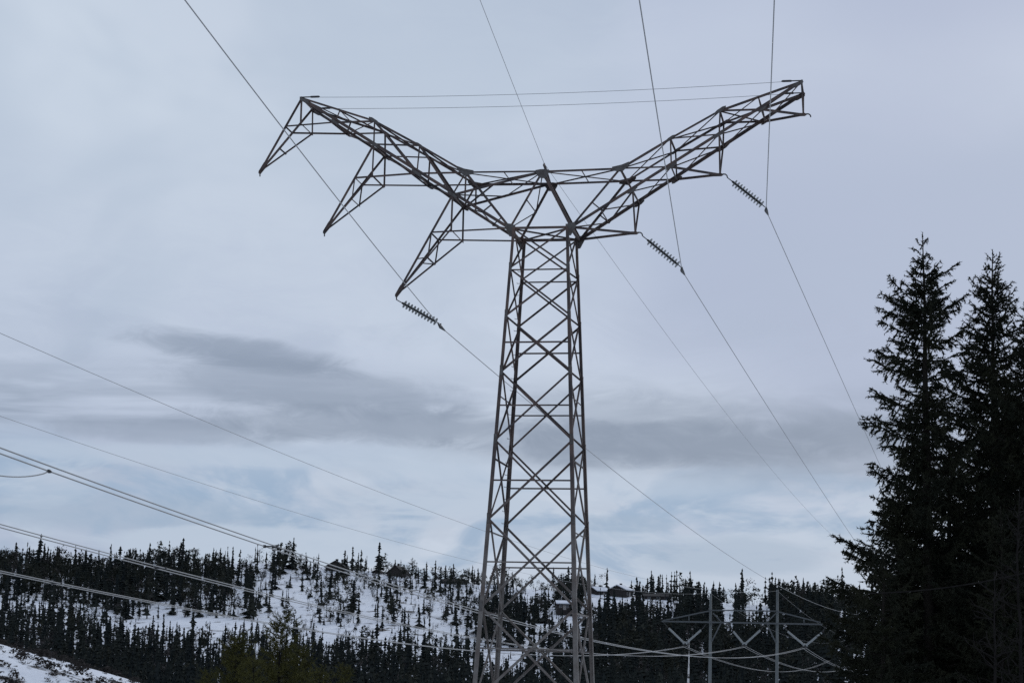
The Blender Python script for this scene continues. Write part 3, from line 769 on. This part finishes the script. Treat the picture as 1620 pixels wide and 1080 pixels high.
# the cleared strip under the pole line
rel = cand - PC[:2]; lat = rel @ hu[:2]
trees = []
for i in range(len(cand)):
    x, y = cand[i]
    opn = K[i] < .79 and (px[i] > 425 or K[i] < .6)
    h = (r.uniform(5., 9.5) if px[i] < 930 else r.uniform(6.2, 9.5)) if not opn else r.uniform(3.4, 7.8)
    if px[i] > 930 or px[i] < 300: h *= 1.12
    if r.uniform() < .08: h *= 1.4
    if r.uniform() < .25: h *= r.uniform(.45, .8)
    if y < 440: h = r.uniform(6.5, 11)
    if abs(lat[i] - 0) < 15 and y < 430: h = min(h, r.uniform(3, 7))
    if abs(lat[i] - 40 * 0) < 1 and y < 250: continue
    u = r.uniform()
    ridge = y > 655
    kind = 'spruce'
    if u < (.36 if ridge else (.28 if opn else .14)): kind = 'pine'
    elif u < (.54 if ridge else (.44 if opn else .24)): kind = 'birch'
    cap = np.interp(px[i], [-20, 0, 150, 190, 215, 400, 420, 450, 600, 740, 760, 830, 850, 940, 960], [944, 946, 960, 976, 984, 984, 984, 992, 996, 996, 1022, 1028, 985, 965, 900])
    if py[i] > cap + 4 and y < 640: h = min(h, (py[i] - (cap + r.normal(8, 16))) / FPX * y); h = max(h, 1.0)
    if kind != 'spruce': h *= .8
    if opn and r.uniform() < .34:
        kind = 'birch' if r.uniform() < .6 else 'pine'; h = r.uniform(1.2, 3.4)
    trees.append((x, y, zz[i] - .15, h, kind, r.integers(0, 24), r.uniform(0, 6.28), r.uniform(.8, 1.35)))
# keep trees off the cabins
CAB = [(c_[0], yridge(c_[0]) - 5 if c_[0] != 891 else 640, c_[1]) for c_ in ((533, 6), (429, 4), (598, 3), (630, 5), (781, 5), (891, 4), (947, 5), (982, 6), (1039, 7))]
cabs = [((cx - 810) / FPX * cy, cy, cr_) for cx, cy, cr_ in CAB]
def near_cab(t):
    for cx, cy, q in cabs:
        if abs(t[0] - cx) < q * .8 and -(55 if cx > 25 else 24) < t[1] - cy < q and t[3] > 2.2: return True
    return False
trees = [t if not near_cab(t) else (t[0], t[1], t[2], min(t[3], r.uniform(1.2, 2.6)), *t[4:]) for t in trees]
# which of them show most: walk from near to far over a column buffer
T_ = np.array([(t[0], t[1], t[2], t[3]) for t in trees])
bx, by = proj(T_[:, :3]); tx, ty = proj(T_[:, :3] + np.column_stack([np.zeros((len(T_), 2)), T_[:, 3]]))
order = np.argsort(T_[:, 1]); horizon_buf = np.full(1700, 1080.); shows = np.zeros(len(T_))
for i in order:
    c0 = int(bx[i]); hw = max(1, int((by[i] - ty[i]) * .13))
    if c0 + hw < 0 or c0 - hw > 1619: continue
    sl_ = slice(max(0, c0 - hw) + 20, max(1, c0 + hw + 1) + 20)
    vis = np.clip(horizon_buf[sl_] - ty[i], 0, by[i] - ty[i]).mean() * hw * 2
    shows[i] = vis if (bx[i] < 1330) else 0
    top_here = ty[i] + (by[i] - ty[i]) * .25
    horizon_buf[sl_] = np.minimum(horizon_buf[sl_], np.maximum(top_here, ty[i]))
individual = set()
for kd in KINDS:
    ids = [i for i in range(len(trees)) if trees[i][4] == kd]
    ids.sort(key=lambda i: -shows[i]); individual |= set(i for i in ids[:290] if shows[i] > 0)
proto_me = {}
for kd, (P, m) in KINDS.items():
    for j, (V, F_) in enumerate(P):
        me = mesh_np('%s_far' % kd, V, F_); me.materials.append(m); proto_me[kd, j] = me
ZONE = [('on the ridge crest, standing against the sky left of the tower', 'ridge crest left of the tower'), ('on the ridge crest, standing against the sky right of the tower', 'ridge crest right of the tower'),
        ('in the dense dark wood on the left of the far hill', 'left hill wood'), ('on the open snowy slope left of the tower legs', 'open snowy slope'), ('in the dark wood behind the pole pylon', 'wood behind the pole pylon'),
        ('at the foot of the far hill along the bottom edge', 'foot of the far hill'), ('on the slope seen through the tower legs', 'slope behind the tower legs')]
def zone(bx_, by_, y):
    if y > 668: return 0 if bx_ < 850 else 1
    if y < 455: return 5
    if bx_ > 945: return 4
    if bx_ > 745: return 6
    return 2 if bx_ < 425 else 3
WHAT = {'spruce': ('dark pointed spruce', 'spruces', 'spruce_tree'), 'pine': ('dark round-headed pine', 'pines', 'pine_tree'), 'birch': ('bare grey-brown birch bush', 'birches', 'birch_tree')}
rest = {k: [] for k in KINDS}
for i, t in enumerate(trees):
    P, m = KINDS[t[4]]; j = int(t[5]) % len(P)
    h0 = {'spruce': 8., 'pine': 7., 'birch': 6.}[t[4]]; s = t[3] / h0
    if i in individual:
        wh, pl, nm = WHAT[t[4]]; zn = ZONE[zone(bx[i], by[i], t[1])]; lb = wh + ' ' + zn[0]; gr = pl + ' of the ' + zn[1]
        o = bpy.data.objects.new(nm, proto_me[t[4], j]); col.objects.link(o)
        o.location = t[:3]; o.rotation_euler = (0, 0, t[6]); o.scale = (s * t[7], s * t[7], s)
        tag(o, lb, 'tree', gr)
    elif shows[i] > .5 or (i * 7919) % 100 < 38: rest[t[4]].append((j, t, s))
for kd, lst in rest.items():
    P, m = KINDS[kd]; VV, FF, nb = [], [], 0
    for j, t, s in lst:
        V, F_ = P[j]; c_, s_ = math.cos(t[6]), math.sin(t[6])
        A = np.empty_like(V); w = s * t[7]
        A[:, 0] = (V[:, 0] * c_ - V[:, 1] * s_) * w + t[0]; A[:, 1] = (V[:, 0] * s_ + V[:, 1] * c_) * w + t[1]; A[:, 2] = V[:, 2] * s + t[2]
        VV.append(A); FF.append(F_ + nb); nb += len(V)
    if VV:
        o = obj('hill_wood', mesh_np('hill_wood_' + kd, np.concatenate(VV), np.concatenate(FF)), m)
        tag(o, {'spruce': 'mass of dark spruces filling the wood on the far hill', 'pine': 'scattered small pines through the wood on the far hill', 'birch': 'thin bare birch undergrowth across the far hill'}[kd], 'wood', None, 'stuff')
print('trees', len(trees), 'individual', len(individual))

# ------------------------------------------------------------------ the snowy bank at the lower left: heather and bushes
shr_me = []
for V, F_ in SHR:
    me = mesh_np('heather', V, F_); me.materials.append(m_shrub); shr_me.append(me)
n = 0
for k in range(2500):
    x, y = r.uniform(-62, -26), r.uniform(125, 172)
    q = np.array([x, y, float(zground(x, y))]); qx, qy = proj(q)
    if qx < -15 or qx > 215 or qy > 1092 or n >= 170: continue
    if wav(x, y, 2.2, .4) < -.1 and r.uniform() < .8: continue
    o = bpy.data.objects.new('heather_clump', shr_me[k % 3]); col.objects.link(o); o.location = q - np.array([0, 0, .1])
    s = r.uniform(.22, .8); o.scale = (s * 1.3, s * 1.3, s); o.rotation_euler = (0, 0, r.uniform(0, 6.28))
    tag(o, 'low dark heather clump on the snowy bank in the lower left corner', 'shrub', 'heather on the snowy bank'); n += 1

# ------------------------------------------------------------------ full conifers
def needles(P0, P1, per_m, ln, wd, rs, fwd=.75):
    """needle blades along twig segments P0-P1"""
    Lg = np.linalg.norm(P1 - P0, axis=1); k = np.maximum(2, (Lg * per_m).astype(int))
    ii = np.repeat(np.arange(len(P0)), k); m_ = len(ii)
    t = rs.uniform(0, 1.02, m_)[:, None]
    C = P0[ii] + (P1 - P0)[ii] * t
    ax = ((P1 - P0) / (Lg[:, None] + 1e-9))[ii]
    rnd = rs.normal(0, 1, (m_, 3)); rnd -= ax * (rnd * ax).sum(1)[:, None]; rnd /= np.linalg.norm(rnd, axis=1)[:, None] + 1e-9
    d = rnd + ax * fwd; d /= np.linalg.norm(d, axis=1)[:, None]
    side = np.cross(d, rs.normal(0, 1, (m_, 3))); side /= np.linalg.norm(side, axis=1)[:, None] + 1e-9
    l = rs.uniform(.7, 1.2, m_)[:, None] * ln; w = rs.uniform(.7, 1.3, m_)[:, None] * wd
    V = np.stack([C - side * w, C + side * w, C + d * l], 1).reshape(-1, 3)
    return V, np.arange(len(V)).reshape(-1, 3)
def ribbons(P0, P1, wd, rs):
    ax = P1 - P0; s = np.cross(ax, rs.normal(0, 1, ax.shape)); s /= np.linalg.norm(s, axis=1)[:, None] + 1e-9
    s2 = np.cross(ax, s); s2 /= np.linalg.norm(s2, axis=1)[:, None] + 1e-9
    out = []
    for q in (s, s2): out.append(np.stack([P0 - q * wd, P0 + q * wd, P1], 1))
    V = np.concatenate(out).reshape(-1, 3); return V, np.arange(len(V)).reshape(-1, 3)
def big_spruce(name, base, H, R0, seed, label, env=None, dens=1., sector=None, needle=m_needle, bark=m_bark, ln=.062, per_m=58, spread=.5, wmin=.26, droop=.0, up=.28, group=None, tipbare=.0, irregular=.35, extra=()):
    rs = np.random.default_rng(seed)
    e = empty(name, base); tag(e, label, 'tree', group)
    lean = rs.normal(0, .004, 2)
    tz = np.linspace(-.5, H, 16); wob = np.cumsum(rs.normal(0, .012, (16, 2)), 0) * (np.linspace(0, 1, 16)[:, None])
    TP = np.column_stack([lean[0] * tz + wob[:, 0], lean[1] * tz + wob[:, 1], tz])
    rad = np.interp(tz, [-.5, .3, H * .6, H], [H * .016, H * .013, H * .0065, .006])
    tube('trunk', TP, rad, bark, e, 10)
    tc_ = lambda z: np.array([np.interp(z, tz, TP[:, 0]), np.interp(z, tz, TP[:, 1]), z])
    P0s, P1s, BV, BF = [], [], [], []
    def branch(z, a, Lb, a0, upc):
        b0 = tc_(z); ns = max(5, int(Lb / .11)); s = np.linspace(0, 1, ns)
        dirh = np.array([math.cos(a), math.sin(a), 0]); sw = rs.normal(0, .10)
        lat_ = np.array([-math.sin(a), math.cos(a), 0])
        A = b0 + dirh * (Lb * s)[:, None] + lat_ * (Lb * sw * s ** 2)[:, None] + np.array([0, 0, 1.]) * (Lb * (a0 * s + upc * s ** 2.2 - droop * np.sin(np.pi * s)))[:, None]
        A[1:] += rs.normal(0, .012, (ns - 1, 3))
        v, f = tube_vf(A, np.linspace(.006 + Lb * .009, .004, ns), 4)
        k = len(BV); BV.extend(v); BF.extend([tuple(i + k for i in q) for q in f])
        # needles on the outer axis
        st = max(1, int(ns * .25)); P0s.append(A[st:-1]); P1s.append(A[st + 1:])
        # side twigs
        nt = int(Lb / .048 * dens)
        for q in range(nt):
            t = rs.uniform(.10, .99) if rs.uniform() < .85 else rs.uniform(.6, 1)
            i = t * (ns - 1); i0 = min(int(i), ns - 2); p = A[i0] + (A[i0 + 1] - A[i0]) * (i - i0)
            ax = A[i0 + 1] - A[i0]; ax = ax / (np.linalg.norm(ax) + 1e-9)
            sd_ = 1 if rs.uniform() < .5 else -1
            l = min(.42, Lb * spread * (1 - t) ** .7 + .09) * rs.uniform(.5, 1.15)
            hang = rs.uniform() < .5
            d = ax * rs.uniform(.45, .9) + lat_ * sd_ * rs.uniform(.5, 1.) * (.35 if hang else 1.) + np.array([0, 0, -rs.uniform(.7, 1.5) if hang else rs.uniform(-.45, .05)])
            if hang: l *= .72
            d /= np.linalg.norm(d)
            m1 = p + d * l * .5; d2 = d + np.array([0, 0, -.15 if hang else .12]) + rs.normal(0, .12, 3); d2 /= np.linalg.norm(d2)
            m2 = m1 + d2 * l * .5
            P0s.append(np.array([p, m1])); P1s.append(np.array([m1, m2]))
            if l > .22:
                for _ in range(2 + int(l > .4)):
                    c_ = p + (m2 - p) * rs.uniform(.25, .8); dd = d + rs.normal(0, .5, 3) + np.array([0, 0, -.25]); dd /= np.linalg.norm(dd)
                    P0s.append(c_[None]); P1s.append((c_ + dd * l * rs.uniform(.25, .45))[None])
    if env is None: env = [(0, .0), (.04, .05), (.15, .22), (.4, .55), (.7, .85), (1, 1)]
    ex_, ey_ = zip(*env)
    z = H - .30
    while z > H * .02 - .2 and z > .4:
        f = (H - z) / H; Lm = max(.06, R0 * np.interp(f, ex_, ey_))
        n = rs.integers(4, 7) if f > .05 else rs.integers(3, 5)
        ph = rs.uniform(0, 6.28)
        for j in range(n):
            a = ph + 6.283 * j / n + rs.normal(0, .2)
            Lb = Lm * rs.uniform(1 - irregular, 1 + irregular * .55)
            if sector and not sector(a, f, rs): continue
            a0 = np.interp(f, [0, .08, .3, .7, 1], [.85, .50, .06, -.10, -.18]) + rs.normal(0, .07)
            branch(z + rs.uniform(-.06, .06), a, Lb, a0, up * rs.uniform(.6, 1.3))
        if f > .06:
            for j in range(int(3 * dens) + 1):
                a = rs.uniform(0, 6.28)
                if sector and not sector(a, f, rs): continue
                branch(z + rs.uniform(.08, .2), a, Lm * rs.uniform(.35, .75), np.interp(f, [0, .3, 1], [.5, .1, -.15]) + rs.normal(0, .12), up * rs.uniform(.3, 1))
        z -= np.interp(f, [0, .06, .2, 1], [.24, .20, wmin, wmin * 1.12])
    for (zz_, a, Lb, a0, upc) in extra: branch(zz_, a, Lb, a0, upc)
    # leader
    P0s.append(np.array([tc_(H - .32), tc_(H - .12)])); P1s.append(np.array([tc_(H - .12), tc_(H)]))
    pyd('branches', BV, BF, bark, e)
    A0, A1 = np.concatenate(P0s), np.concatenate(P1s)
    V1, F1 = needles(A0, A1, per_m, ln, .0085, rs); V2, F2 = ribbons(A0, A1, .020, rs)
    me = mesh_np('needles', np.concatenate([V1, V2]), np.concatenate([F1, F2 + len(V1)]))
    obj('needles', me, needle, e)
    return e
def place(px, py, Y):     # base point and height for a tree whose tip is seen at px, py
    p = at(px, py, Y); g = float(zground(p[0], p[1])); return (p[0], p[1], g), p[2] - g
ENV1 = [(0, .0), (.015, .05), (.062, .095), (.085, .17), (.11, .22), (.135, .36), (.2, .42), (.30, .50), (.42, .60), (.6, .80), (.8, 1.0), (1, 1.05)]
def sec1(a, f, rs):      # the right side of the first spruce is thin in the middle
    right = math.cos(a) > .35
    return not (right and .15 < f < .38 and rs.uniform() < .45)
b, H = place(1464, 368, 40.)
big_spruce('spruce_tree', b, H, 2.35, 101, 'tall ragged spruce with long uneven branches, left one of the big pair', ENV1, 1.35, sec1, irregular=.36, up=.24, wmin=.33,
           extra=((H - 1.05, -.05, .72, .30, .25), (H - 1.75, .2, .95, .12, .42), (H - 1.62, 3.3, .78, .18, .1), (H - 1.9, 3.0, 1.0, .14, .12), (H - 1.95, .0, .7, .30, .2), (H - 2.2, 3.1, .95, .10, .15)))
ENV2 = [(0, .0), (.015, .05), (.04, .10), (.09, .22), (.14, .30), (.22, .46), (.35, .66), (.6, .95), (1, 1.15)]
b, H = place(1562, 394, 43.)
big_spruce('spruce_tree', b, H, 2.4, 202, 'tall regular spruce with even cone-shaped top, right one of the big pair', ENV2, 1.0, None, irregular=.28, up=.34, wmin=.27)
b, H = place(1642, 466, 40.)
big_spruce('spruce_tree', b, H, 2.65, 303, 'big spruce cut off by the right edge of the picture', ENV2, 1.05, None, irregular=.35, up=.3, wmin=.28)
b, H = place(1500, 690, 46.)
big_spruce('spruce_tree', b, H, 2.2, 404, 'dark spruce standing behind and between the big pair', ENV2, .9, None, irregular=.4, up=.3, wmin=.30)
b, H = place(1425, 740, 45.)
big_spruce('spruce_tree', b, H, 1.8, 909, 'dark spruce hidden close behind the left big spruce', ENV2, .9, None, irregular=.4, up=.3, wmin=.30)
b, H = place(1590, 600, 47.)
big_spruce('spruce_tree', b, H, 2.2, 910, 'dark spruce close behind the right big spruce', ENV2, .9, None, irregular=.4, up=.3, wmin=.30)
b, H = place(1390, 860, 37.)
big_spruce('spruce_tree', b, H, 1.55, 505, 'smaller spruce at the left foot of the big pair', ENV2, .9, None, irregular=.4, up=.26, wmin=.28)
b, H = place(1585, 800, 38.)
big_spruce('spruce_tree', b, H, 1.7, 606, 'small spruce in front of the right big spruce', ENV2, .8, None, irregular=.4, up=.26, wmin=.30)

# olive-toned pines standing below the road, in front of the valley
pines = [(446, 974, 105, 1.6, 'olive-green pine, the tallest by the open snowy slope'), (374, 1004, 112, 1.5, 'olive-green pine left of the tallest olive one'), (404, 1040, 100, 1.0, 'small olive-green pine between the two taller olive ones'),
         (474, 1022, 118, 1.5, 'olive-green pine right behind the tallest olive one'), (548, 1052, 110, .9, 'low olive-green pine standing alone at the bottom edge below the snow'), (330, 1062, 104, 1.0, 'low olive-green pine at the bottom edge, leftmost of the olive pines'),
         (505, 1058, 102, 1.1, 'low olive-green pine at the bottom edge beside the lone one')]
for k, (px_, py_, Y_, R_, lb) in enumerate(pines):
    b, H = place(px_, py_, Y_)
    big_spruce('pine_tree', b, H, R_, 700 + k, lb, [(0, .12), (.04, .40), (.15, .66), (.4, .92), (1, 1)], .7, None, m_olive, m_bare, .13, 34, .5, .34, 0, .35, 'olive pines below the road', irregular=.45)

# bare trees in front of the spruces
def bare_tree(name, px_, py_, Y_, seed, label, bark, rad, twig=1., lean=0.):
    rs = np.random.default_rng(seed); b, H = place(px_, py_, Y_)
    e = empty(name, b); tag(e, label, 'tree')
    z = np.linspace(-.4, H, 18); P = np.column_stack([lean * (z - H) + np.cumsum(rs.normal(0, .018, 18)), np.cumsum(rs.normal(0, .018, 18)), z])
    P[:, 0] -= P[-1, 0]
    tube('trunk', P, np.linspace(rad, .006, 18), bark, e, 8)
    parts = []
    for k in range(int(70 * twig)):
        t = rs.uniform(.30, .98); i = t * 17; i0 = min(int(i), 16); p = P[i0] + (P[i0 + 1] - P[i0]) * (i - i0)
        a = rs.uniform(0, 6.28); Lb = (1 - t) * H * .16 + rs.uniform(.15, .45); d = np.array([math.cos(a), math.sin(a), rs.uniform(.2, 1.1)]); d /= np.linalg.norm(d)
        q = [p]; 
        for s in range(5): q.append(q[-1] + d * Lb / 5); d = d + rs.normal(0, .16, 3) + np.array([0, 0, .05]); d /= np.linalg.norm(d)
        parts.append(tube_vf(q, np.linspace(.013, .004, 6), 4))
        for _ in range(3):
            c_ = q[rs.integers(2, 5)]; dd = d + rs.normal(0, .6, 3); dd /= np.linalg.norm(dd); l = Lb * rs.uniform(.2, .45)
            parts.append(tube_vf([c_, c_ + dd * l * .5, c_ + dd * l + rs.normal(0, .02, 3)], [.007, .005, .003], 4))
    V, F_ = merge(parts); pyd('branches', V, F_, m_bare, e)
    return e
bare_tree('bare_tree', 1570, 905, 34., 11, 'thin bare grey tree rising in front of the big spruces', m_bare, .055, .55, .0)
bare_tree('bare_tree', 1611, 770, 35., 12, 'bare twiggy grey tree at the right edge in front of the spruces', m_bare, .06, .9, .0)
bare_tree('birch_tree', 1090, 1008, 150., 13, 'slender white-barked birch in front of the dark forest beside the pole pylon', m_birch, .26, .3, .01)
# cable in front of the spruces
a, b_ = at(1376, 938, 36.5), at(1660, 896, 34.)
P = [a * (1 - t) + b_ * t - np.array([0, 0, .10]) * 4 * t * (1 - t) for t in np.linspace(0, 1, 20)]
tag(tube('cable', P, .013, m_bare, None, 6), 'dark slightly sagging cable crossing low in front of the big spruces', 'cable')
